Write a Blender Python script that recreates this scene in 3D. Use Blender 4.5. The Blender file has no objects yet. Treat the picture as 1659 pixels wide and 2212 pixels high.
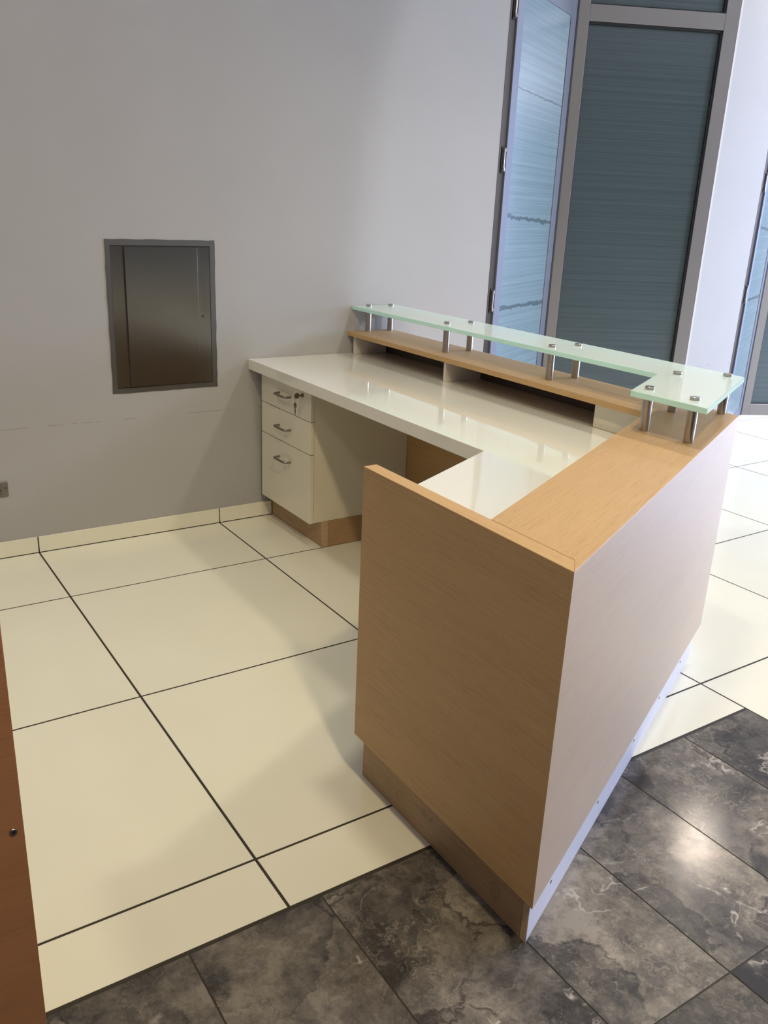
import bpy, bmesh, math, random
from mathutils import Vector, Matrix

random.seed(4)
SC = bpy.context.scene
COL = SC.collection

# ------------------------------------------------------------------ camera
CAM_POS = Vector((-0.68132, -3.55170, 1.41240))
YAW, PITCH, ROLL = math.radians(34.08334), math.radians(-19.36741), math.radians(2.55170)
FPX = 1871.67
fw = Vector((math.sin(YAW)*math.cos(PITCH), math.cos(YAW)*math.cos(PITCH), math.sin(PITCH)))
rt = Vector((math.cos(YAW), -math.sin(YAW), 0))
up = rt.cross(fw)
rt2 = math.cos(ROLL)*rt + math.sin(ROLL)*up
up2 = -math.sin(ROLL)*rt + math.cos(ROLL)*up
cd = bpy.data.cameras.new('camera'); cam = bpy.data.objects.new('camera', cd); COL.objects.link(cam)
M = Matrix((rt2, up2, -fw)).transposed().to_4x4(); M.translation = CAM_POS
cam.matrix_world = M
cd.sensor_fit = 'HORIZONTAL'; cd.sensor_width = 36; cd.lens = FPX/1659*36
cd.clip_start = 0.02; cd.clip_end = 100
SC.camera = cam

# ------------------------------------------------------------------ view, world, lights
vs = SC.view_settings
vs.view_transform = 'Standard'; vs.look = 'None'; vs.gamma = 1; vs.use_curve_mapping = False
vs.exposure = 0.0
w = bpy.data.worlds.new('daylit_hall'); SC.world = w; w.use_nodes = True
w.node_tree.nodes['Background'].inputs['Color'].default_value = (0.82, 0.86, 1.0, 1)
w.node_tree.nodes['Background'].inputs['Strength'].default_value = 0.07

def area(name, loc, target, sx, sy, power, color):
    l = bpy.data.lights.new(name, 'AREA'); l.shape = 'RECTANGLE'; l.size = sx; l.size_y = sy
    l.energy = power; l.color = color
    o = bpy.data.objects.new(name, l); COL.objects.link(o); o.location = loc
    o.rotation_euler = (Vector(target)-Vector(loc)).to_track_quat('-Z', 'Y').to_euler()
    return o
def spot(name, loc, target, power, color, angle, blend=0.3, radius=0.04):
    l = bpy.data.lights.new(name, 'SPOT'); l.energy = power; l.color = color
    l.spot_size = math.radians(angle); l.spot_blend = blend; l.shadow_soft_size = radius
    o = bpy.data.objects.new(name, l); COL.objects.link(o); o.location = loc
    o.rotation_euler = (Vector(target)-Vector(loc)).to_track_quat('-Z', 'Y').to_euler()
    return o
WARM = (1.0, 0.81, 0.50)
NEUT = (1.0, 0.92, 0.74)
COOL = (0.70, 0.76, 1.0)
# daylight: skylight over the open hall to the right, and the glazed entrance beyond it
area('hall_skylight', (9.0, -4.5, 7.0), (7.5, -3.8, 0), 6.0, 9.0, 2450, COOL)
area('daylight_window', (13.0, -2.6, 1.9), (2.0, -1.6, 0.8), 7.0, 3.2, 1500, (0.51, 0.61, 1.0))
# warm recessed downlights, and one added fill spot
spot('downlight_front', (-0.2, -4.1, 3.34), (0.1, -2.2, 0), 200, WARM, 130, 0.8, 0.10)
spot('fill_spot_left', (-1.3, -2.0, 3.34), (-0.5, 0.0, 1.5), 75, (1.0, 0.82, 0.66), 105, 0.9, 0.12)  # added fill: warms the upper left wall and softens the shadows
spot('downlight_desk', (2.3, -1.9, 3.34), (1.6, -1.7, 0), 100, NEUT, 115, 0.8, 0.10)
spot('downlight_desk_middle', (0.6, -2.1, 3.34), (0.6, -2.1, 0), 90, NEUT, 110, 0.9, 0.12)
spot('downlight_entrance', (4.75, -0.25, 3.34), (3.6, -1.6, 0), 48, (1.0, 0.86, 0.70), 125, 0.25, 0.05)
# added spot: its cone edge draws the slanted shadow line on the grey wall
P_ = Vector((8.0, -6.0, 3.2)); a_ = (Vector((1.6289, 0, 2.251))-P_).normalized(); b_ = (Vector((1.422, 0, 1.0558))-P_).normalized()
m_ = (a_+b_).normalized(); n_ = a_.cross(b_).normalized()
if (n_ @ Vector((1, 0, 0))) < 0: n_ = -n_
ph = math.radians(36); ax_ = m_*math.cos(ph)+n_*math.sin(ph)
spot('wall_edge_spot', P_, P_+ax_, 850, (0.84, 0.86, 1.0), 2*math.degrees(math.acos(ax_ @ a_)), 0.03, 0.06)

# ------------------------------------------------------------------ materials
def mat(name, base=(.8, .8, .8), rough=.5, metal=0., spec=.5, coat=0., coat_rough=.1):
    m = bpy.data.materials.new(name); m.use_nodes = True
    b = m.node_tree.nodes['Principled BSDF']
    b.inputs['Base Color'].default_value = (*base, 1); b.inputs['Roughness'].default_value = rough
    b.inputs['Metallic'].default_value = metal; b.inputs['Specular IOR Level'].default_value = spec
    b.inputs['Coat Weight'].default_value = coat; b.inputs['Coat Roughness'].default_value = coat_rough
    return m, m.node_tree, b
def N(nt, t, **k):
    n = nt.nodes.new(t)
    for a, v in k.items():
        if a in n.inputs: n.inputs[a].default_value = v
        else: setattr(n, a, v)
    return n
def ramp(nt, fac, stops):
    r = nt.nodes.new('ShaderNodeValToRGB')
    while len(r.color_ramp.elements) < len(stops): r.color_ramp.elements.new(0.5)
    for e, (p, c) in zip(r.color_ramp.elements, stops):
        e.position = p; e.color = (*c, 1)
    nt.links.new(fac, r.inputs[0]); return r.outputs[0]
def mapped(nt, out, scale, loc=(0, 0, 0), rot=(0, 0, 0)):
    tc = nt.nodes.new('ShaderNodeTexCoord'); mp = nt.nodes.new('ShaderNodeMapping')
    mp.inputs['Scale'].default_value = scale; mp.inputs['Location'].default_value = loc
    mp.inputs['Rotation'].default_value = rot
    nt.links.new(tc.outputs[out], mp.inputs[0]); return mp.outputs[0]
def noise(nt, vec, scale, detail=4, rough=.5, dist=0., lac=2.):
    n = nt.nodes.new('ShaderNodeTexNoise')
    n.inputs['Scale'].default_value = scale; n.inputs['Detail'].default_value = detail
    n.inputs['Roughness'].default_value = rough; n.inputs['Distortion'].default_value = dist
    n.inputs['Lacunarity'].default_value = lac
    nt.links.new(vec, n.inputs['Vector']); return n.outputs['Fac']
def mix(nt, fac, a, b, mode='MIX'):
    n = nt.nodes.new('ShaderNodeMix'); n.data_type = 'RGBA'; n.blend_type = mode
    for s, v in ((n.inputs[0], fac), (n.inputs[6], a), (n.inputs[7], b)):
        if hasattr(v, 'links'): nt.links.new(v, s)
        elif isinstance(v, (int, float)): s.default_value = v
        else: s.default_value = (*v, 1)
    return n.outputs[2]
def math_(nt, op, a, b=None, c=None):
    n = nt.nodes.new('ShaderNodeMath'); n.operation = op
    for s, v in zip(n.inputs, (a, b, c)):
        if v is None: continue
        if hasattr(v, 'links'): nt.links.new(v, s)
        else: s.default_value = v
    return n.outputs[0]
def bump(nt, b, h, strength, dist=.002):
    n = nt.nodes.new('ShaderNodeBump'); n.inputs['Strength'].default_value = strength
    n.inputs['Distance'].default_value = dist
    nt.links.new(h, n.inputs['Height']); nt.links.new(n.outputs[0], b.inputs['Normal'])

def wood(name, light, dark, rough=.42, spec=.5, sheen=0.):
    m, nt, b = mat(name, light, rough, spec=spec, coat=.15, coat_rough=.5); b.inputs['Sheen Weight'].default_value = sheen; b.inputs['Sheen Roughness'].default_value = .25; b.inputs['Sheen Tint'].default_value = (1, 1, 1, 1)
    v1 = mapped(nt, 'UV', (8, 210, 1)); v2 = mapped(nt, 'UV', (40, 620, 1)); v3 = mapped(nt, 'UV', (1.2, 11, 1))
    n1 = noise(nt, v1, 1, 5, .6, .6); n2 = noise(nt, v2, 1, 3, .6); n3 = noise(nt, v3, 1, 2, .5, .8)
    s = math_(nt, 'ADD', math_(nt, 'MULTIPLY', n1, .45), math_(nt, 'ADD', math_(nt, 'MULTIPLY', n2, .35), math_(nt, 'MULTIPLY', n3, .2)))
    c = ramp(nt, s, [(.34, dark), (.52, light), (.70, tuple(min(1, x*1.08) for x in light))])
    nt.links.new(c, b.inputs['Base Color'])
    bump(nt, b, n2, .08, .0006)
    return m
MAPLE = wood('maple_laminate', (.515, .325, .142), (.42, .25, .10), .5, .38, .06)
MAPLES = wood('scuffed_glare_maple_laminate', (.475, .335, .20), (.39, .265, .15), .5, .42, .62)  # scuffed front; greyer base and strong sheen also paint in cool daylight glare
PLY = wood('pale_plywood', (.56, .40, .23), (.42, .29, .16), .55)
PLINTHW = wood('plinth_wood', (.42, .275, .14), (.29, .18, .09), .5)
def knotty(base_mat):
    m = base_mat.copy(); m.name = 'knotty_plinth_wood'; nt = m.node_tree; b = nt.nodes['Principled BSDF']
    src = b.inputs['Base Color'].links[0].from_socket
    tc = nt.nodes.new('ShaderNodeTexCoord'); sp = nt.nodes.new('ShaderNodeSeparateXYZ'); nt.links.new(tc.outputs['UV'], sp.inputs[0])
    wob = noise(nt, mapped(nt, 'UV', (18, 40, 1)), 1, 3)
    c = src
    for kx, kz, rad in ((2.478, .052, .019), (2.215, .070, .010), (2.10, .045, .006)):
        dx = math_(nt, 'SUBTRACT', math_(nt, 'ABSOLUTE', sp.outputs[0]), kx); dz = math_(nt, 'SUBTRACT', sp.outputs[1], kz)
        d = math_(nt, 'SQRT', math_(nt, 'ADD', math_(nt, 'MULTIPLY', dx, dx), math_(nt, 'MULTIPLY', math_(nt, 'MULTIPLY', dz, dz), .55)))
        d = math_(nt, 'ADD', d, math_(nt, 'MULTIPLY', math_(nt, 'SUBTRACT', wob, .5), rad*.5))
        q = math_(nt, 'DIVIDE', d, rad)
        k = ramp(nt, q, [(.0, (1, 1, 1)), (.25, (.35, .35, .35)), (.6, (.25, .25, .25)), (.85, (.75, .75, .75)), (1.0, (0, 0, 0))])
        c = mix(nt, math_(nt, 'MULTIPLY', k, .6), c, (.20, .11, .05))
    nt.links.new(c, b.inputs['Base Color']); return m
KNOTTY = knotty(PLINTHW)
BEECH = wood('beech_laminate', (.40, .185, .085), (.32, .14, .06), .45)
GLOSSW = mat('white_gloss_laminate', (.80, .79, .70), .05, spec=.75, coat=.5, coat_rough=.03)[0]
CABW = mat('white_laminate', (.76, .72, .58), .18, spec=.5)[0]
INNERW = mat('grey_white_melamine', (.70, .67, .60), .45)[0]
STRIP = mat('white_painted_board', (.78, .80, .86), .35)[0]
DARK = mat('dark_gap', (.012, .011, .010), .7)[0]
SCREW = mat('steel_screw', (.30, .27, .23), .4, metal=1)[0]
def brushed(name, base, rough, scale=(3, 300, 1), var=.12):
    m, nt, b = mat(name, base, rough, metal=1)
    n = noise(nt, mapped(nt, 'UV', scale), 1, 3, .6)
    nt.links.new(math_(nt, 'ADD', math_(nt, 'MULTIPLY', n, var), rough-var/2), b.inputs['Roughness'])
    bump(nt, b, n, .012, .0003)
    return m
STEEL = brushed('brushed_steel', (.46, .43, .39), .30)
HANDLE = mat('satin_handle_metal', (.30, .275, .23), .35, metal=1)[0]
HATCH = brushed('hatch_steel', (.33, .32, .31), .24, (260, 3, 1), .03)
HATCHF = brushed('hatch_frame_steel', (.27, .265, .26), .38, (260, 3, 1), .03)
BRASS = mat('dull_brass', (.24, .19, .12), .35, metal=1)[0]
def framemat(name, col, rough):
    m, nt, b = mat(name, col, rough, metal=.55)
    n = noise(nt, mapped(nt, 'Object', (60, 60, 60)), 1, 3)
    bump(nt, b, n, .06, .0005); return m
FRAME = framemat('anodised_bronze_frame', (.30, .28, .265), .42)
LEAF = framemat('leaf_frame_metal', (.125, .14, .17), .6); LEAF.node_tree.nodes['Principled BSDF'].inputs['Metallic'].default_value = .1
JAMB = framemat('shaded_jamb_metal', (.065, .055, .048), .55)  # same frame metal, with the jamb's shade put into a darker colour

def film(name, lo, hi, cracks):
    m, nt, b = mat(name, lo, .22, spec=.6)
    v = mapped(nt, 'UV', (.5, 170, 1)); v2 = mapped(nt, 'UV', (.2, 40, 1)); v3 = mapped(nt, 'UV', (2.5, 520, 1))
    n1 = noise(nt, v, 1, 4, .6); n2 = noise(nt, v2, 1, 3, .5); n3 = noise(nt, v3, 1, 2, .5)
    s = math_(nt, 'ADD', math_(nt, 'MULTIPLY', n1, .5), math_(nt, 'ADD', math_(nt, 'MULTIPLY', n2, .3), math_(nt, 'MULTIPLY', n3, .2)))
    c = ramp(nt, s, [(.36, lo), (.52, tuple((a+b_)/2 for a, b_ in zip(lo, hi))), (.68, hi)])
    if cracks:
        tc = nt.nodes.new('ShaderNodeTexCoord'); sp = nt.nodes.new('ShaderNodeSeparateXYZ')
        nt.links.new(tc.outputs['UV'], sp.inputs[0])
        wob = noise(nt, mapped(nt, 'UV', (9, 0.5, 1)), 1, 6, .65)
        wid = noise(nt, mapped(nt, 'UV', (14, 0.5, 1), (5, 2, 0)), 1, 4, .6)
        tot = None
        for z0, slope, hw in cracks:
            zz = math_(nt, 'ADD', z0, math_(nt, 'ADD', math_(nt, 'MULTIPLY', sp.outputs[0], slope), math_(nt, 'MULTIPLY', math_(nt, 'SUBTRACT', wob, .5), .05)))
            d = math_(nt, 'ABSOLUTE', math_(nt, 'SUBTRACT', sp.outputs[1], zz))
            k = math_(nt, 'LESS_THAN', d, math_(nt, 'MULTIPLY', wid, hw*2))
            tot = k if tot is None else math_(nt, 'MAXIMUM', tot, k)
        c = mix(nt, tot, c, tuple(x*.62 for x in lo))
    nt.links.new(c, b.inputs['Base Color'])
    return m
FILM = film('streaked_film_glass', (.060, .080, .088), (.105, .138, .145), None)
FILMC = film('torn_streaked_daylit_film', (.125, .19, .21), (.235, .32, .35), [(2.00, -.02, .0035), (1.40, -.045, .010), (.930, -.02, .011)])  # torn film; paler and bluer than FILM, with daylight painted into the colour

def wallmat():
    m, nt, b = mat('painted_plaster', (.37, .365, .365), .75, spec=.3)
    o = mapped(nt, 'Object', (1, 1, 1))
    n1 = noise(nt, o, 2.2, 4, .6); n2 = noise(nt, o, 180, 3, .6)
    c = ramp(nt, n1, [(.3, (.385, .380, .366)), (.7, (.405, .400, .388))])
    # faint scuff line left by chair backs and a few smudges
    tc = nt.nodes.new('ShaderNodeTexCoord'); sp = nt.nodes.new('ShaderNodeSeparateXYZ')
    nt.links.new(tc.outputs['Object'], sp.inputs[0])
    z = math_(nt, 'ADD', sp.outputs[2], math_(nt, 'MULTIPLY', noise(nt, mapped(nt, 'Object', (3, 3, .1)), 1, 2), .012))
    line = math_(nt, 'LESS_THAN', math_(nt, 'ABSOLUTE', math_(nt, 'SUBTRACT', z, .5345)), .0016)
    brk = math_(nt, 'GREATER_THAN', noise(nt, mapped(nt, 'Object', (9, 1, .2), (2.1, 0, 0)), 1, 5, .7), .50)
    c = mix(nt, math_(nt, 'MULTIPLY', math_(nt, 'MULTIPLY', line, brk), .55), c, (.22, .20, .18))
    sm = noise(nt, mapped(nt, 'Object', (7, 7, 9), (.4, 0, 3.3)), 1, 5, .65)
    c = mix(nt, math_(nt, 'MULTIPLY', math_(nt, 'GREATER_THAN', sm, .735), .25), c, (.30, .28, .26))
    nt.links.new(c, b.inputs['Base Color']); bump(nt, b, n2, .12, .001)
    return m
WALL = wallmat()
CEIL = mat('white_ceiling_paint', (.75, .74, .72), .8)[0]
GROUT = mat('dark_grout', (.035, .028, .018), .8)[0]

def tilemat():
    m, nt, b = mat('polished_cream_porcelain', (.80, .78, .64), .10, spec=.45)
    o = mapped(nt, 'Object', (1, 1, 1))
    oi = nt.nodes.new('ShaderNodeObjectInfo')
    ad = nt.nodes.new('ShaderNodeVectorMath'); ad.operation = 'ADD'
    sc = nt.nodes.new('ShaderNodeVectorMath'); sc.operation = 'SCALE'; sc.inputs[0].default_value = (37, 91, 13)
    nt.links.new(oi.outputs['Random'], sc.inputs['Scale']); nt.links.new(o, ad.inputs[0]); nt.links.new(sc.outputs[0], ad.inputs[1])
    n = noise(nt, ad.outputs[0], 3, 3)
    c = ramp(nt, n, [(.3, (.785, .765, .625)), (.7, (.815, .795, .655))])
    vo = nt.nodes.new('ShaderNodeTexVoronoi'); vo.inputs['Scale'].default_value = 7
    nt.links.new(ad.outputs[0], vo.inputs['Vector'])
    spn = nt.nodes.new('ShaderNodeSeparateColor'); nt.links.new(vo.outputs['Color'], spn.inputs[0])
    dot = math_(nt, 'LESS_THAN', vo.outputs['Distance'], math_(nt, 'MULTIPLY', math_(nt, 'GREATER_THAN', spn.outputs[0], .80), .018))
    c = mix(nt, math_(nt, 'MULTIPLY', dot, .8), c, (.10, .08, .06))
    nt.links.new(c, b.inputs['Base Color'])
    return m
TILE = tilemat()

def slatemat():
    m, nt, b = mat('dark_marbled_slate', (.15, .13, .12), .25, spec=.34)
    tc = nt.nodes.new('ShaderNodeTexCoord'); oi = nt.nodes.new('ShaderNodeObjectInfo')
    sc = nt.nodes.new('ShaderNodeVectorMath'); sc.operation = 'SCALE'; sc.inputs[0].default_value = (53, 71, 19)
    nt.links.new(oi.outputs['Random'], sc.inputs['Scale'])
    ad = nt.nodes.new('ShaderNodeVectorMath'); ad.operation = 'ADD'
    nt.links.new(tc.outputs['Object'], ad.inputs[0]); nt.links.new(sc.outputs[0], ad.inputs[1])
    def vnode(t): return nt.nodes.new(t)
    def warp(src, scale, amp, detail=5, rough_=.6):
        wn = vnode('ShaderNodeTexNoise'); wn.inputs['Scale'].default_value = scale; wn.inputs['Detail'].default_value = detail; wn.inputs['Roughness'].default_value = rough_
        nt.links.new(src, wn.inputs['Vector'])
        sb = vnode('ShaderNodeVectorMath'); sb.operation = 'SUBTRACT'; nt.links.new(wn.outputs['Color'], sb.inputs[0]); sb.inputs[1].default_value = (.5, .5, .5)
        ws = vnode('ShaderNodeVectorMath'); ws.operation = 'SCALE'; ws.inputs['Scale'].default_value = amp
        nt.links.new(sb.outputs[0], ws.inputs[0])
        wv_ = vnode('ShaderNodeVectorMath'); wv_.operation = 'ADD'
        nt.links.new(src, wv_.inputs[0]); nt.links.new(ws.outputs[0], wv_.inputs[1]); return wv_.outputs[0]
    base = ad.outputs[0]
    wv = warp(base, 3.5, .55); wf = warp(base, 9, .16, 6, .65)
    big = noise(nt, wv, 3.0, 7, .60); fine = noise(nt, wf, 26, 6, .7); grit = noise(nt, base, 160, 3, .6)
    vc = vnode('ShaderNodeTexVoronoi'); vc.inputs['Scale'].default_value = 4.2; nt.links.new(wf, vc.inputs['Vector'])
    vsp = vnode('ShaderNodeSeparateColor'); nt.links.new(vc.outputs['Color'], vsp.inputs[0])
    s = math_(nt, 'ADD', math_(nt, 'MULTIPLY', big, .66), math_(nt, 'ADD', math_(nt, 'MULTIPLY', fine, .26), math_(nt, 'ADD', math_(nt, 'MULTIPLY', grit, .05), math_(nt, 'MULTIPLY', math_(nt, 'SUBTRACT', vsp.outputs[0], .35), .10))))
    c = ramp(nt, s, [(.40, (.040, .037, .036)), (.455, (.075, .068, .061)), (.505, (.125, .112, .095)), (.555, (.19, .168, .138)), (.62, (.31, .275, .225))])
    # wavy contour bands in the paler zones
    fr = math_(nt, 'FRACT', math_(nt, 'MULTIPLY', big, 17.0))
    tri = math_(nt, 'ABSOLUTE', math_(nt, 'SUBTRACT', fr, .5))
    band = ramp(nt, tri, [(.0, (1, 1, 1)), (.14, (0, 0, 0))])
    gate = ramp(nt, noise(nt, warp(base, 4, .3), 3.6, 3), [(.50, (0, 0, 0)), (.60, (1, 1, 1))])
    c = mix(nt, math_(nt, 'MULTIPLY', math_(nt, 'MULTIPLY', band, gate), .42), c, (.36, .32, .26))
    # dark sutures along patch edges
    ve = vnode('ShaderNodeTexVoronoi'); ve.feature = 'DISTANCE_TO_EDGE'; ve.inputs['Scale'].default_value = 4.2; nt.links.new(wf, ve.inputs['Vector'])
    gate2 = ramp(nt, noise(nt, base, 6, 4, .6), [(.50, (0, 0, 0)), (.57, (1, 1, 1))])
    suture = ramp(nt, ve.outputs['Distance'], [(.0, (1, 1, 1)), (.035, (0, 0, 0))])
    c = mix(nt, math_(nt, 'MULTIPLY', math_(nt, 'MULTIPLY', suture, gate2), .75), c, (.030, .027, .025))
    # thin and thick pale veins
    vn = noise(nt, warp(base, 2.2, .8), 1.7, 4, .5)
    line = math_(nt, 'ABSOLUTE', math_(nt, 'SUBTRACT', vn, .5))
    v1 = ramp(nt, line, [(.0, (1, 1, 1)), (.0055, (0, 0, 0))])
    gate3 = ramp(nt, noise(nt, base, 7, 4, .6), [(.53, (0, 0, 0)), (.60, (1, 1, 1))])
    c = mix(nt, math_(nt, 'MULTIPLY', math_(nt, 'MULTIPLY', v1, gate3), .85), c, (.52, .48, .42))
    vt = vnode('ShaderNodeTexVoronoi'); vt.feature = 'DISTANCE_TO_EDGE'; vt.inputs['Scale'].default_value = 6.5; nt.links.new(warp(base, 14, .05, 5), vt.inputs['Vector'])
    v2 = ramp(nt, vt.outputs['Distance'], [(.0, (1, 1, 1)), (.010, (0, 0, 0))])
    c = mix(nt, math_(nt, 'MULTIPLY', math_(nt, 'MULTIPLY', v2, gate3), .32), c, (.42, .38, .33))
    # per tile tone
    tone = math_(nt, 'ADD', .66, math_(nt, 'MULTIPLY', oi.outputs['Random'], .45))
    tv = nt.nodes.new('ShaderNodeCombineColor')
    for i in range(3): nt.links.new(tone, tv.inputs[i])
    c = mix(nt, 1.0, c, tv.outputs[0], 'MULTIPLY')
    nt.links.new(c, b.inputs['Base Color'])
    nt.links.new(math_(nt, 'ADD', .11, math_(nt, 'MULTIPLY', grit, .13)), b.inputs['Roughness'])
    bump(nt, b, grit, .10, .001)
    return m
SLATE = slatemat()

def glassmat(name, col, trans):
    m = bpy.data.materials.new(name); m.use_nodes = True; nt = m.node_tree
    b = nt.nodes['Principled BSDF']; out = nt.nodes['Material Output']
    b.inputs['Base Color'].default_value = (*col, 1); b.inputs['Roughness'].default_value = .06
    tl = nt.nodes.new('ShaderNodeBsdfTranslucent'); tl.inputs[0].default_value = (*col, 1)
    tr = nt.nodes.new('ShaderNodeBsdfTransparent'); tr.inputs[0].default_value = (.86, .96, .91, 1)
    m1 = nt.nodes.new('ShaderNodeMixShader'); m1.inputs[0].default_value = .28
    m2 = nt.nodes.new('ShaderNodeMixShader'); m2.inputs[0].default_value = trans
    nt.links.new(b.outputs[0], m1.inputs[1]); nt.links.new(tl.outputs[0], m1.inputs[2])
    nt.links.new(m1.outputs[0], m2.inputs[1]); nt.links.new(tr.outputs[0], m2.inputs[2])
    nt.links.new(m2.outputs[0], out.inputs['Surface'])
    return m
GLASS = glassmat('frosted_mint_glass', (.87, .94, .90), .15)
GEDGE = glassmat('mint_glass_edge', (.62, .88, .76), .12)

# ------------------------------------------------------------------ geometry helpers
def uvbox(bm, ang=0.):
    """UVs in metres: u along the horizontal run of each face (or along ang on flat faces)."""
    uv = bm.loops.layers.uv.verify(); bm.normal_update()
    ca, sa = math.cos(ang), math.sin(ang)
    for f in bm.faces:
        n = f.normal
        if abs(n.z) > .7: U = Vector((ca, sa, 0)); V = Vector((-sa, ca, 0))
        else:
            U = Vector((-n.y, n.x, 0)).normalized(); V = Vector((0, 0, 1))
        for l in f.loops: l[uv].uv = (U.dot(l.vert.co), V.dot(l.vert.co))
def prism_bm(poly, z0, z1, bevel=0.0012, bm=None):
    own = bm is None
    tmp = bmesh.new()
    lo = [tmp.verts.new((x, y, z0)) for x, y in poly]; hi = [tmp.verts.new((x, y, z1)) for x, y in poly]
    n = len(poly)
    tmp.faces.new(lo[::-1]); tmp.faces.new(hi)
    for i in range(n): tmp.faces.new((lo[i], lo[(i+1) % n], hi[(i+1) % n], hi[i]))
    bmesh.ops.recalc_face_normals(tmp, faces=tmp.faces)
    if bevel: bmesh.ops.bevel(tmp, geom=list(tmp.edges), offset=bevel, segments=1, affect='EDGES', clamp_overlap=True)
    if own: return tmp
    me = bpy.data.meshes.new('t'); tmp.to_mesh(me); tmp.free(); bm.from_mesh(me); bpy.data.meshes.remove(me); return bm
def rect(x0, y0, x1, y1): return [(x0, y0), (x1, y0), (x1, y1), (x0, y1)]
def obj(name, bm, m, parent=None, origin=None, ang=0., smooth=False, uv=True):
    if uv: uvbox(bm, ang)
    if origin is not None: bmesh.ops.translate(bm, verts=bm.verts, vec=-Vector(origin))
    me = bpy.data.meshes.new(name); bm.to_mesh(me); bm.free()
    ms = m if isinstance(m, (list, tuple)) else [m]
    for x in ms: me.materials.append(x)
    if smooth:
        for p in me.polygons: p.use_smooth = True
    o = bpy.data.objects.new(name, me); COL.objects.link(o)
    if origin is not None: o.location = origin
    if parent is not None:
        o.parent = parent
        pl = Vector((0, 0, 0)); q = parent
        while q: pl += q.location; q = q.parent
        if origin is not None: o.location = Vector(origin)-pl
        else: o.location = -pl
    return o
def thing(name, label, cat, loc, group=None):
    o = bpy.data.objects.new(name, None); COL.objects.link(o); o.location = loc; o.empty_display_size = .05
    o['label'] = label; o['category'] = cat
    if group: o['group'] = group
    return o
def tag(o, label, cat, group=None):
    o['label'] = label; o['category'] = cat
    if group: o['group'] = group
    return o
def cyl_bm(p0, p1, r, seg=24, bm=None, cap_bevel=0.0):
    bm = bm or bmesh.new(); p0 = Vector(p0); p1 = Vector(p1); d = (p1-p0)
    q = d.to_track_quat('Z', 'Y')
    rings = []
    prof = [(r, 0), (r, d.length)] if not cap_bevel else [(r-cap_bevel, 0), (r, cap_bevel), (r, d.length-cap_bevel), (r-cap_bevel, d.length)]
    for rr, h in prof:
        rings.append([bm.verts.new(p0+q @ Vector((rr*math.cos(2*math.pi*i/seg), rr*math.sin(2*math.pi*i/seg), h))) for i in range(seg)])
    for a, b in zip(rings, rings[1:]):
        for i in range(seg): bm.faces.new((a[i], a[(i+1) % seg], b[(i+1) % seg], b[i]))
    bm.faces.new(rings[0][::-1]); bm.faces.new(rings[-1])
    return bm
def tube_bm(pts, r, seg=12):
    bm = bmesh.new(); pts = [Vector(p) for p in pts]; rings = []
    nrm = None
    for i, p in enumerate(pts):
        t = ((pts[min(i+1, len(pts)-1)]-p).normalized()+(p-pts[max(i-1, 0)]).normalized()).normalized()
        if nrm is None: nrm = t.orthogonal().normalized()
        nrm = (nrm-t*nrm.dot(t)).normalized(); bi = t.cross(nrm)
        rings.append([bm.verts.new(p+r*(math.cos(2*math.pi*k/seg)*nrm+math.sin(2*math.pi*k/seg)*bi)) for k in range(seg)])
    for a, b in zip(rings, rings[1:]):
        for i in range(seg): bm.faces.new((a[i], a[(i+1) % seg], b[(i+1) % seg], b[i]))
    bm.faces.new(rings[0][::-1]); bm.faces.new(rings[-1])
    return bm
def smooth_sharp(o, deg=35):
    for p in o.data.polygons: p.use_smooth = True
    o.data.set_sharp_from_angle(angle=math.radians(deg))

def quad_along(P, ang, s0, s1, t0, t1):
    """footprint rectangle: s along direction ang from P, t to the left of it"""
    c, s = math.cos(ang), math.sin(ang)
    return [(P[0]+a*c-b*s, P[1]+a*s+b*c) for a, b in ((s0, t0), (s1, t0), (s1, t1), (s0, t1))]

# ------------------------------------------------------------------ the setting
def struct(name, bm, m, parent=None):
    o = obj(name, bm, m, parent)
    if parent is None: o['kind'] = 'structure'
    return o
floor = struct('floor', prism_bm(rect(-6, -12, 16, 1.0), -.05, -.0009, 0), GROUT)
struct('ceiling', prism_bm(rect(-4.2, -7.0, 5.6, 1.0), 3.40, 3.50, 0), CEIL)

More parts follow.
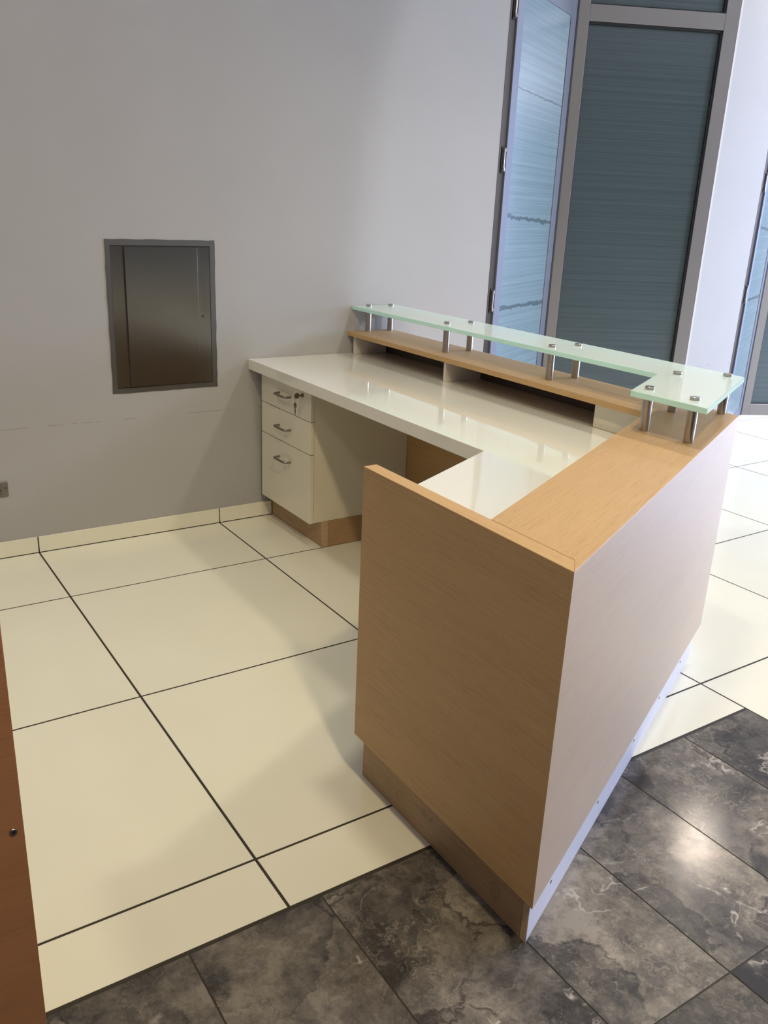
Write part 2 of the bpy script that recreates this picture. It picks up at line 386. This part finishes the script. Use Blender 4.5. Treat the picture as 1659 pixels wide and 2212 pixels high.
GX = [-4.005+.0, -3.204, -2.403, -1.602, -.801, 0, .800, 1.578, 2.386, 3.190, 3.986, 4.806, 5.606, 6.404, 7.202, 8.0, 8.798, 9.596, 10.394]
L1 = -.4934; PY = .7963
mesh_cache = {}
def tile(x0, y0, x1, y1, m, name, key=None):
    wx, wy = round(x1-x0, 3), round(y1-y0, 3)
    k = (wx, wy, m.name)
    if k not in mesh_cache:
        bm = prism_bm(rect(-wx/2, -wy/2, wx/2, wy/2), -.010, 0.0, 0)
        uvbox(bm); me = bpy.data.meshes.new(name); bm.to_mesh(me); bm.free(); me.materials.append(m); mesh_cache[k] = me
    o = bpy.data.objects.new(name, mesh_cache[k]); COL.objects.link(o); o.parent = floor
    o.location = ((x0+x1)/2, (y0+y1)/2, 0); return o
G = .0034
XB = GX[7]; YB = -2.255
for i in range(len(GX)-1):
    x0, x1 = GX[i]+G, GX[i+1]-G
    if x1 > 2.0:
        # row under the screen recesses, to the wall line on the left part
        tile(x0, L1+G, x1, .303-G, TILE, 'floor_tile') if x0 > 2.2 else tile(x0, L1+G, x1, -.001, TILE, 'floor_tile')
        if x0 > 2.2 and x1 < 7: tile(x0, .303+G, x1, .60, TILE, 'floor_tile')
    else: tile(x0, L1+G, x1, -.0085, TILE, 'floor_tile')
    for k in range(8):
        y1_ = L1-PY*k-G; y0_ = L1-PY*(k+1)+G
        if i < 7:
            if k >= 3: break
            if k == 2: 
                y0_ = YB+.005
            tile(x0, y0_, x1 if i != 6 else XB-G, y1_, TILE, 'floor_tile')
        else:
            if k > 6: break
            tile(x0, y0_, x1, y1_, TILE, 'floor_tile')
SX = [XB-.3008*k for k in range(0, 15)]
SY = [YB-.5980*k for k in range(0, 7)]
gs = .0018
for k in range(len(SX)-1):
    for j in range(len(SY)-1):
        tile(SX[k+1]+gs, SY[j+1]+gs, SX[k]-gs, SY[j]-(.006 if j == 0 else gs), SLATE, 'slate_tile')

# walls
TH = .15
wl = struct('wall_left', prism_bm(rect(-4.0, 0, 2.309, TH), 0, 3.4, 0), WALL)
W1 = (2.362, .004); AP1 = (3.150, .423); E1 = (3.992, -.006)
struct('wall_right', prism_bm([(4.0, 0), (4.462, 0), (4.462, TH), (4.0, TH)], 0, 3.4, 0), WALL)
struct('wall_far', prism_bm(rect(6.19, 0, 6.65, TH), 0, 3.4, 0), WALL)
struct('wall_side', prism_bm(rect(-4.15, -7, -4.0, TH), 0, 3.4, 0), WALL)
# thin plaster bead beside the screen
struct('trim_1', prism_bm(rect(3.985, -.004, 4.003, .02), 0, 3.4, .001), mat('plaster_bead', (.50, .47, .43), .7)[0])

# skirting tiles
bb = struct('baseboard_left', prism_bm(rect(-4.0, -.003, 1.06, -.0001), 0, .066, 0), GROUT)
for x0, x1 in zip(GX[:6], GX[1:7]):
    obj('skirting_tile', prism_bm(rect(x0+.0025, -.0085, x1-.0025, -.0005), .003, .0695, .0008), TILE, bb, ((x0+x1)/2, 0, 0))
obj('skirting_tile', prism_bm(rect(.8025, -.0085, 1.066, -.0005), .003, .0695, .0008), TILE, bb, (1.0, 0, 0))

# ------------------------------------------------------------------ zigzag glazed screens (part of the building)
def screen(name, P, ang, length, gl0, gl1, stile_lo, stile_hi, pane_m, depth=.045, z_rail=(2.434, 2.518), zb=.088, recess=.022, fm=None, gask=True):
    fm = fm or FRAME
    root = obj(name, prism_bm(quad_along(P, ang, stile_lo, gl0, 0, depth), 0, 3.4, .0015), fm); root['kind'] = 'structure'
    obj('stile', prism_bm(quad_along(P, ang, gl1, stile_hi, 0, depth), 0, 3.4, .0015), fm, root)
    for z0, z1 in ((0, zb), z_rail, (3.32, 3.4)):
        obj('rail', prism_bm(quad_along(P, ang, gl0, gl1, 0.0005, depth), z0, z1, .0012), fm, root)
    # dark gasket strips round the panes
    c, s = math.cos(ang), math.sin(ang)
    for z0, z1 in ((zb, z_rail[0]), (z_rail[1], 3.32)):
        bm = prism_bm(quad_along(P, ang, gl0, gl1, recess, recess+.008), z0, z1, 0)
        bm.normal_update(); uv = bm.loops.layers.uv.verify()
        for f in bm.faces:
            for l in f.loops: l[uv].uv = ((l.vert.co.x-P[0])*c+(l.vert.co.y-P[1])*s, l.vert.co.z)
        obj('glass_pane', bm, pane_m, root, uv=False)
        if not gask: continue
        g = bmesh.new()
        for a0, a1 in ((gl0, gl0+.004), (gl1-.012, gl1)): prism_bm(quad_along(P, ang, a0, a1, recess-.016, recess), z0, z1, 0, g)
        for b0, b1 in ((z0, z0+.005), (z1-.014, z1)): prism_bm(quad_along(P, ang, gl0, gl1, recess-.016, recess), b0, b1, 0, g)
        obj('gasket', g, DARK, root)
    return root
A28, A27 = math.radians(28), math.radians(-27)
d1 = screen('door_1', W1, A28, .893, .085, .79, 0, .885, FILMC, recess=.004, fm=LEAF, gask=False)
w1 = screen('window_1', AP1, A27, .945, .070, .856, 0, .938, FILM)
W2 = (4.515, .004); AP2 = (5.336, .441)
d2 = screen('door_2', W2, A28, .93, .085, .80, 0, .915, FILMC, recess=.004, fm=LEAF, gask=False)
w2 = screen('window_2', AP2, A27, .945, .070, .856, 0, .938, FILM)
# corner seals between leaves
for P in (AP1, AP2):
    b_ = struct('trim_2', prism_bm(rect(P[0]-.012, P[1]-.008, P[0]+.003, P[1]+.03), 0, 3.4, .001), DARK)
# jambs, shade painted into their metal, with hinges
for xj, par in ((2.309, d1), (4.462, d2)):
    obj('jamb', prism_bm(rect(xj, -.001, xj+.012, .05), 0, 3.4, .001), JAMB, par)
    obj('jamb_channel', prism_bm(rect(xj+.013, .012, xj+.050, .05), 0, 3.4, 0), JAMB, par)
    for zc in (.30, .975, 1.658, 2.335, 3.02):
        h = obj('hinge', prism_bm(rect(xj+.020, .002, xj+.049, .012), zc-.060, zc+.060, .001), DARK, par)
        k = obj('hinge_pin', cyl_bm((xj+.036, .001, zc-.046), (xj+.036, .001, zc+.046), .0055, 14), STEEL, h)
        smooth_sharp(k)
        obj('hinge_knuckle', cyl_bm((xj+.036, .001, zc-.052), (xj+.036, .001, zc-.036), .0085, 12), SCREW, h)
        obj('hinge_knuckle', cyl_bm((xj+.036, .001, zc+.038), (xj+.036, .001, zc+.052), .0085, 12), SCREW, h)

# ------------------------------------------------------------------ reception counter (wood carcass)
ZT = .8538; ZB = .1433
OA = math.atan2(-1.9809+2.6296, 1.679-.3296)       # oblique front direction
LA = math.atan2(-1.9592+2.3643, 1.1776-.372)
P_in = (.3400, -1.9514); P_out = (.3296, -2.6296); P_far = (1.679, -1.9809)
ct = thing('reception_counter', 'maple laminate L-shaped reception counter with slanted front, running out from the grey wall', 'counter', (1.0, -1.6, 0))
# end panel (mitred to the slanted front)
def lerp(a, b, t): return (a[0]+(b[0]-a[0])*t, a[1]+(b[1]-a[1])*t)
ip = (.3760, -1.9514); cap_i = (.3720, -2.3643)
pc = (.3696, -2.5910)
obj('end_panel', prism_bm([P_in, P_out, pc, ip], ZB, ZT, .0008), MAPLE, ct, (.36, -2.3, 0), ang=math.pi/2)
# outer slanted front panel
nrm = (-math.sin(OA), math.cos(OA))
def off(p, d): return (p[0]+nrm[0]*d, p[1]+nrm[1]*d)
fo0 = (P_out[0]+.0006, P_out[1]-.0001)
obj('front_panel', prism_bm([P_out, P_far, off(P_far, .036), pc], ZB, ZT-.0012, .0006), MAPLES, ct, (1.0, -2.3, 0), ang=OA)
# cap board on the slanted front (top runs into the corner)
c_in = (1.437, -1.8285)
obj('cap_board', prism_bm([P_out, P_far, (1.685, -1.93), (1.6825, -1.80), (1.4375, -1.8286), cap_i, pc], ZT-.0011, ZT+.0004, .0004), MAPLE, ct, (1.0, -2.2, 0), ang=OA)
# inner lining below the cap
obj('inner_panel', prism_bm([(.376, -2.364), (1.437, -1.8286), (1.437+.008, -1.8286-.016), (.376, -2.382)], .7506, ZT-.0012, 0), INNERW, ct, (.9, -2.1, 0))
obj('knee_panel', prism_bm([(.376, -2.345), (1.50, -1.775), (1.508, -1.791), (.376, -2.363)], .003, .704, 0), MAPLE, ct, (.9, -2.1, 0), ang=OA)
# ledge along main run
LF0, LF1 = (1.466, -.003), (1.4375, -1.8276); LB0, LB1 = (1.712, -.003), (1.6825, -1.799)
obj('ledge_board', prism_bm([LF0, LF1, LB1, LB0], ZT-.0200, ZT, .0008), MAPLE, ct, (1.6, -.9, 0), ang=math.pi/2)
# outer back panel of the main run
obj('back_panel', prism_bm([(1.672, -.003), (1.6475, -1.79), (1.665, -1.94), (1.683, -1.93), (1.6825, -1.79), (1.710, -.003)], ZB, ZT-.0205, 0), MAPLE, ct, (1.69, -1, 0), ang=math.pi/2)
obj('modesty_panel', prism_bm([(1.502, -.004), (1.502, -1.765), (1.520, -1.755), (1.520, -.004)], .003, .704, 0), MAPLE, ct, (1.51, -1, 0), ang=math.pi/2)
# pigeonholes under the ledge
RECESS_SHADE = mat('recess_shade_brown', (.085, .06, .045), .5)[0]  # shade of the recess put into the compartment back's colour
obj('compartment_back', prism_bm([(1.668, -.004), (1.645, -1.79), (1.655, -1.79), (1.671, -.004)], .7506, ZT-.0205, 0), RECESS_SHADE, ct, (1.66, -1, 0))
for y in (-.032, -.752):
    xx = 1.4835+.012*y
    obj('divider', prism_bm(rect(xx, y-.016, 1.660, y), .7506, ZT-.0203, .0005), INNERW, ct, (1.57, y, 0))
obj('divider', prism_bm([(1.474, -1.586), (1.4725, -1.80), (1.640, -1.79), (1.640, -1.586)], .7506, ZT-.0203, .0005), CABW, ct, (1.56, -1.7, 0))['label'] = 'white blanking box closing the end of the open compartments'
# plinths
obj('plinth', prism_bm([(.3750, -1.9433), (.3690, -2.5666), (.3870, -2.5666), (.3930, -1.9433)], .0005, ZB+.0005, .0006), KNOTTY, ct, (.37, -2.3, 0))['label'] = 'knotty pale wood plinth under the counter end'
pf0, pf1 = (.3712, -2.5846), (1.6779, -1.9576)
e0 = (pf0[0]+nrm[0]*.016, pf0[1]+nrm[1]*.016+.0)
pf = obj('plinth', prism_bm([pf0, pf1, off(pf1, .016), (.3695, -2.5680)], .0005, ZB+.0005, .0004), STRIP, ct, (1.0, -2.25, 0)); pf['label'] = 'white painted plinth strip along the slanted front'
obj('ply_edge', prism_bm([(.3690, -2.5850), (.3706, -2.5857), (.3700, -2.5690), (.3682, -2.5690)], .001, ZB, 0), PLY, ct, (.37, -2.57, 0))
obj('plinth', prism_bm([(1.6779, -1.9576), (1.6600, -1.93), (1.6640, -.01), (1.680, -.01)], .0005, ZB, .0004), STRIP, ct, (1.66, -1, 0))
for (sx, sy) in ((.4858, -2.5371), (.7741, -2.3972), (1.0577, -2.2615), (1.2998, -2.145), (1.5397, -2.0291)):
    t = (sx-pf0[0])/(pf1[0]-pf0[0]); q = lerp(pf0, pf1, t)
    s = obj('screw', cyl_bm((q[0]-nrm[0]*.0012, q[1]-nrm[1]*.0012, .06), (q[0]+nrm[0]*.002, q[1]+nrm[1]*.002, .06), .0038, 12), SCREW, ct, (q[0], q[1], .06))
for y, z in ((-2.0379, .0954), (-2.0463, .0412), (-2.2458, .0675)):
    x = .375-.006*((-1.9433-y)/.623)
    obj('nail_head', cyl_bm((x-.0008, y, z), (x+.002, y, z), .0026, 10), SCREW, ct, (x, y, z))

# ------------------------------------------------------------------ worktop
WZ = .750; WTH = .045
wt = obj('worktop', prism_bm([(.955, -.001), (.9370, -1.6690), (.377, -1.9440), (.377, -2.3620), (1.4365, -1.8270), (1.4725, -1.80), (1.500, -1.60), (1.6455, -1.60), (1.6675, -.001)], WZ-WTH, WZ, .0012), GLOSSW, None, (1.2, -1.2, 0))
tag(wt, 'glossy white L-shaped desk top inside the maple counter, below its raised ledge', 'worktop')

# ------------------------------------------------------------------ drawer cabinet
XF = 1.007; Y0, Y1 = -.028, -.490; ZC = .117
cab = thing('drawer_cabinet', 'white three-drawer cabinet under the worktop against the grey wall, on a wood plinth', 'cabinet', (1.25, -.26, 0))
obj('carcass', prism_bm(rect(XF+.0195, Y1+.001, 1.500, Y0), ZC+.001, .7045, .0006), CABW, cab, (1.25, -.26, 0))
zs = [(.5640, .7040), (.4235, .5610), (ZC, .4205)]
hz = (.634, .4905, .347)
for (z0, z1), zh in zip(zs, hz):
    d = obj('drawer', prism_bm(rect(XF, Y1, XF+.018, Y0), z0, z1, .0008), CABW, cab, (XF, -.26, 0))
    ya, yb = -.207, -.313; r_ = .0050; xo = XF-.030
    pts = [(XF+.001, ya, zh)]
    for k in range(7):
        a = math.pi/2*k/6; pts.append((xo+.012-.012*math.sin(a), ya-.012+.012*math.cos(a), zh))
    for k in range(7):
        a = math.pi/2*k/6; pts.append((xo+.012-.012*math.cos(a), yb+.012-.012*math.sin(a), zh))
    pts.append((XF+.001, yb, zh))
    h = obj('handle', tube_bm(pts, r_, 12), HANDLE, d, (XF, -.26, zh)); smooth_sharp(h)
    if zh == hz[0]:
        lk = obj('lock', cyl_bm((XF-.008, -.420, .664), (XF+.002, -.420, .664), .0085, 20, cap_bevel=.0015), BRASS, d, (XF, -.42, .664)); smooth_sharp(lk)
obj('plinth', prism_bm([(1.0680, -.012), (1.0700, -.486), (1.470, -.486), (1.470, -.012)], .0005, ZC+.0005, .0006), PLINTHW, cab, (1.25, -.25, 0))
obj('plinth_end', prism_bm([(1.0695, -.4865), (1.0695, -.4950), (1.0970, -.4950), (1.0970, -.4865)], .0005, ZC, .0004), PLY, cab, (1.08, -.49, 0))
obj('plinth_end', prism_bm([(1.0975, -.4865), (1.0975, -.4950), (1.470, -.4965), (1.470, -.4865)], .0005, ZC, .0004), PLINTHW, cab, (1.3, -.49, 0))
# bunch of two keys hanging from the lock
ks = thing('key_bunch', 'two small dark keys on a ring hanging from the top drawer lock', 'keys', (XF-.008, -.420, .664))
def key(cx, cy, cz, down, name='key'):
    bm = bmesh.new()
    if down:
        cyl_bm((cx-.0011, cy, cz), (cx+.0011, cy, cz), .0115, 20, bm)
        prism_bm(rect(cx-.001, cy-.0032, cx+.001, cy+.0032), cz-.040, cz-.009, .0003, bm)
        prism_bm(rect(cx-.001, cy-.0052, cx+.001, cy-.003), cz-.030, cz-.016, .0003, bm)
    else:   # key turned in the lock, bow standing out from the drawer face
        cyl_bm((cx-.010, cy-.0011, cz), (cx-.010, cy+.0011, cz), .0115, 20, bm)
        prism_bm(rect(cx-.002, cy-.001, cx+.012, cy+.001), cz-.003, cz+.003, .0003, bm)
    o = obj(name, bm, BRASS, ks, (cx, cy, cz)); smooth_sharp(o); return o
key(XF-.018, -.420, .664, False)
ring = [(XF-.030+.002*math.cos(2*math.pi*k/24), -.408+.009*math.cos(2*math.pi*k/24), .645+.014*math.sin(2*math.pi*k/24)) for k in range(25)]
o = obj('key_ring', tube_bm(ring, .0009, 6), STEEL, ks, (XF-.03, -.408, .645)); smooth_sharp(o)
key(XF-.030, -.408, .622, True)

# ------------------------------------------------------------------ raised glass shelf on standoffs
gs_ = thing('glass_shelf', 'frosted mint-green glass transaction shelf on steel standoffs above the counter ledge', 'shelf', (1.6, -1.0, ZT))
GZ = .970; GT = .0165
gp = [(1.4880, -.004), (1.4716, -1.8218), (1.1824, -1.9724), (1.1858, -2.2198), (1.6954, -1.9674), (1.7336, -.004)]
bm = prism_bm(gp, GZ-GT, GZ, .0015)
bm.normal_update()
for f in bm.faces: f.material_index = 0 if abs(f.normal.z) > .98 else 1
obj('glass_panel', bm, [GLASS, GEDGE], gs_, (1.6, -1.0, GZ))
for x, y in ((1.560, -.036), (1.682, -.040), (1.543, -.668), (1.666, -.672), (1.527, -1.304), (1.650, -1.310), (1.243, -1.986), (1.525, -1.852), (1.246, -2.134), (1.654, -1.936)):
    p = obj('standoff', cyl_bm((x, y, ZT+.0004), (x, y, GZ-GT), .0135, 28, cap_bevel=.0006), STEEL, gs_, (x, y, ZT)); smooth_sharp(p)
    c = obj('standoff_cap', cyl_bm((x, y, GZ), (x, y, GZ+.0085), .0135, 28, cap_bevel=.001), STEEL, p, (x, y, GZ)); smooth_sharp(c)

# ------------------------------------------------------------------ stainless access hatch in the wall
ah = thing('access_hatch', 'stainless steel access hatch set in the grey wall left of the counter', 'hatch', (.5775, 0, .6385))
fx0, fx1, fz0, fz1 = .3475, .8065, .6385, 1.2515; ox0, ox1, oz0, oz1 = .3680, .7835, .6590, 1.2275
bm = bmesh.new()
random.seed(8)
def ragged(x0, z0, x1, z1, n):   # paint cut-in leaves a slightly ragged outer edge
    return [(x0+(x1-x0)*k/n, z0+(z1-z0)*k/n) for k in range(n)]
outer = ragged(fx0, fz0, fx1, fz0, 16)+ragged(fx1, fz0, fx1, fz1, 22)+ragged(fx1, fz1, fx0, fz1, 16)+ragged(fx0, fz1, fx0, fz0, 22)
jit = lambda: random.uniform(-.0016, .0016)
ov = []
for i, (x, z) in enumerate(outer): ov.append((x+jit(), z+jit()))
inner = ragged(ox0, oz0, ox1, oz0, 16)+ragged(ox1, oz0, ox1, oz1, 22)+ragged(ox1, oz1, ox0, oz1, 16)+ragged(ox0, oz1, ox0, oz0, 22)
yf = -.0028
vo = [bm.verts.new((x, yf, z)) for x, z in ov]; vi = [bm.verts.new((x, yf, z)) for x, z in inner]
bo = [bm.verts.new((x, 0, z)) for x, z in ov]; bi = [bm.verts.new((x, 0, z)) for x, z in inner]
n = len(ov)
for i in range(n):
    j = (i+1) % n
    bm.faces.new((vo[i], vo[j], vi[j], vi[i])); bm.faces.new((vo[j], vo[i], bo[i], bo[j])); bm.faces.new((vi[i], vi[j], bi[j], bi[i]))
bmesh.ops.recalc_face_normals(bm, faces=bm.faces)
obj('hatch_frame', bm, HATCHF, ah, (.5775, 0, .6385))
def xz_plate(x0, z0, x1, z1, ya, yb, bev=.0004): return prism_bm(rect(x0, ya, x1, yb), z0, z1, bev)
obj('frame_shadow_gap', xz_plate(ox0, oz0, ox1, oz1, -.0006, -.0001, 0), DARK, ah, (.5775, 0, .6385))
dr = obj('hatch_door', xz_plate(ox0+.0012, oz0+.0022, ox1-.0028, oz1-.0030, -.0024, -.0007), HATCH, ah, (.5775, 0, .6385))
# sprung cover plate: stands further off the door on its left edge
bm = bmesh.new()
sec = [(.4215, -.0150), (.50, -.0120), (.60, -.0092), (.70, -.0072), (.7265, -.0067), (.7275, -.0064), (.7800, -.0058)]
zb_, zt_ = .6650, 1.2215
fr = [[bm.verts.new((x, y, z)) for x, y in sec] for z in (zb_, zt_)]
bk = [[bm.verts.new((x, -.0025, z)) for x, y in sec] for z in (zb_, zt_)]
for i in range(len(sec)-1):
    bm.faces.new((fr[0][i], fr[0][i+1], fr[1][i+1], fr[1][i])); bm.faces.new((bk[0][i+1], bk[0][i], bk[1][i], bk[1][i+1]))
    bm.faces.new((fr[1][i], fr[1][i+1], bk[1][i+1], bk[1][i])); bm.faces.new((fr[0][i+1], fr[0][i], bk[0][i], bk[0][i+1]))
bm.faces.new((fr[0][0], fr[1][0], bk[1][0], bk[0][0])); bm.faces.new((fr[1][-1], fr[0][-1], bk[0][-1], bk[1][-1]))
bmesh.ops.recalc_face_normals(bm, faces=bm.faces)
obj('cover_plate', bm, HATCH, dr, (.5775, 0, .6385))
obj('keyhole', cyl_bm((.7440, -.0066, .9435), (.7440, -.0055, .9435), .0048, 16), DARK, dr, (.744, 0, .9435))

# ------------------------------------------------------------------ wall socket plate at the left edge
so = thing('wall_socket', 'small grey metal socket plate low on the grey wall at the far left', 'socket', (-.155, 0, .2905))
obj('face_plate', prism_bm(rect(-.215, -.006, -.0935, 0), .2610, .3205, .0015), mat('dull_grey_metal', (.20, .185, .155), .5, metal=.5)[0], so, (-.155, 0, .29))
obj('socket_insert', prism_bm(rect(-.190, -.0085, -.1165, -.0061), .2700, .3110, .001), mat('grey_plastic', (.13, .12, .10), .5)[0], so, (-.155, 0, .29))
obj('fixing_screw', cyl_bm((-.1030, -.0072, .2960), (-.1030, -.0055, .2960), .0028, 12), DARK, so, (-.103, 0, .296))
obj('socket_hole', cyl_bm((-.1235, -.0092, .2870), (-.1235, -.0080, .2870), .0026, 12), DARK, so, (-.1235, 0, .287))

# ------------------------------------------------------------------ second counter, only its end corner is in view
sc_ = thing('side_counter', 'brown beech laminate counter corner with a bolt, at the left foreground', 'counter', (-.9, -2.2, 0))
obj('front_panel', prism_bm(rect(-1.40, -2.362, -.513, -2.340), .07, ZT, .0008), BEECH, sc_, (-.9, -2.35, 0))
obj('side_panel', prism_bm(rect(-.535, -2.3395, -.513, -2.05), .07, ZT, .0006), BEECH, sc_, (-.52, -2.2, 0))
obj('top_board', prism_bm(rect(-1.40, -2.3395, -.5355, -2.05), ZT-.02, ZT, .0008), BEECH, sc_, (-.9, -2.2, 0))
obj('plinth', prism_bm(rect(-1.38, -2.330, -.545, -2.06), .0005, .0695, .0008), PLINTHW, sc_, (-.9, -2.2, 0))
bz = obj('bolt', cyl_bm((-.5286, -2.3645, .4958), (-.5286, -2.3615, .4958), .0062, 18, cap_bevel=.001), SCREW, sc_, (-.5286, -2.363, .4958))
obj('bolt_socket', cyl_bm((-.5286, -2.3652, .4958), (-.5286, -2.3644, .4958), .0034, 6), DARK, bz, (-.5286, -2.3648, .4958))
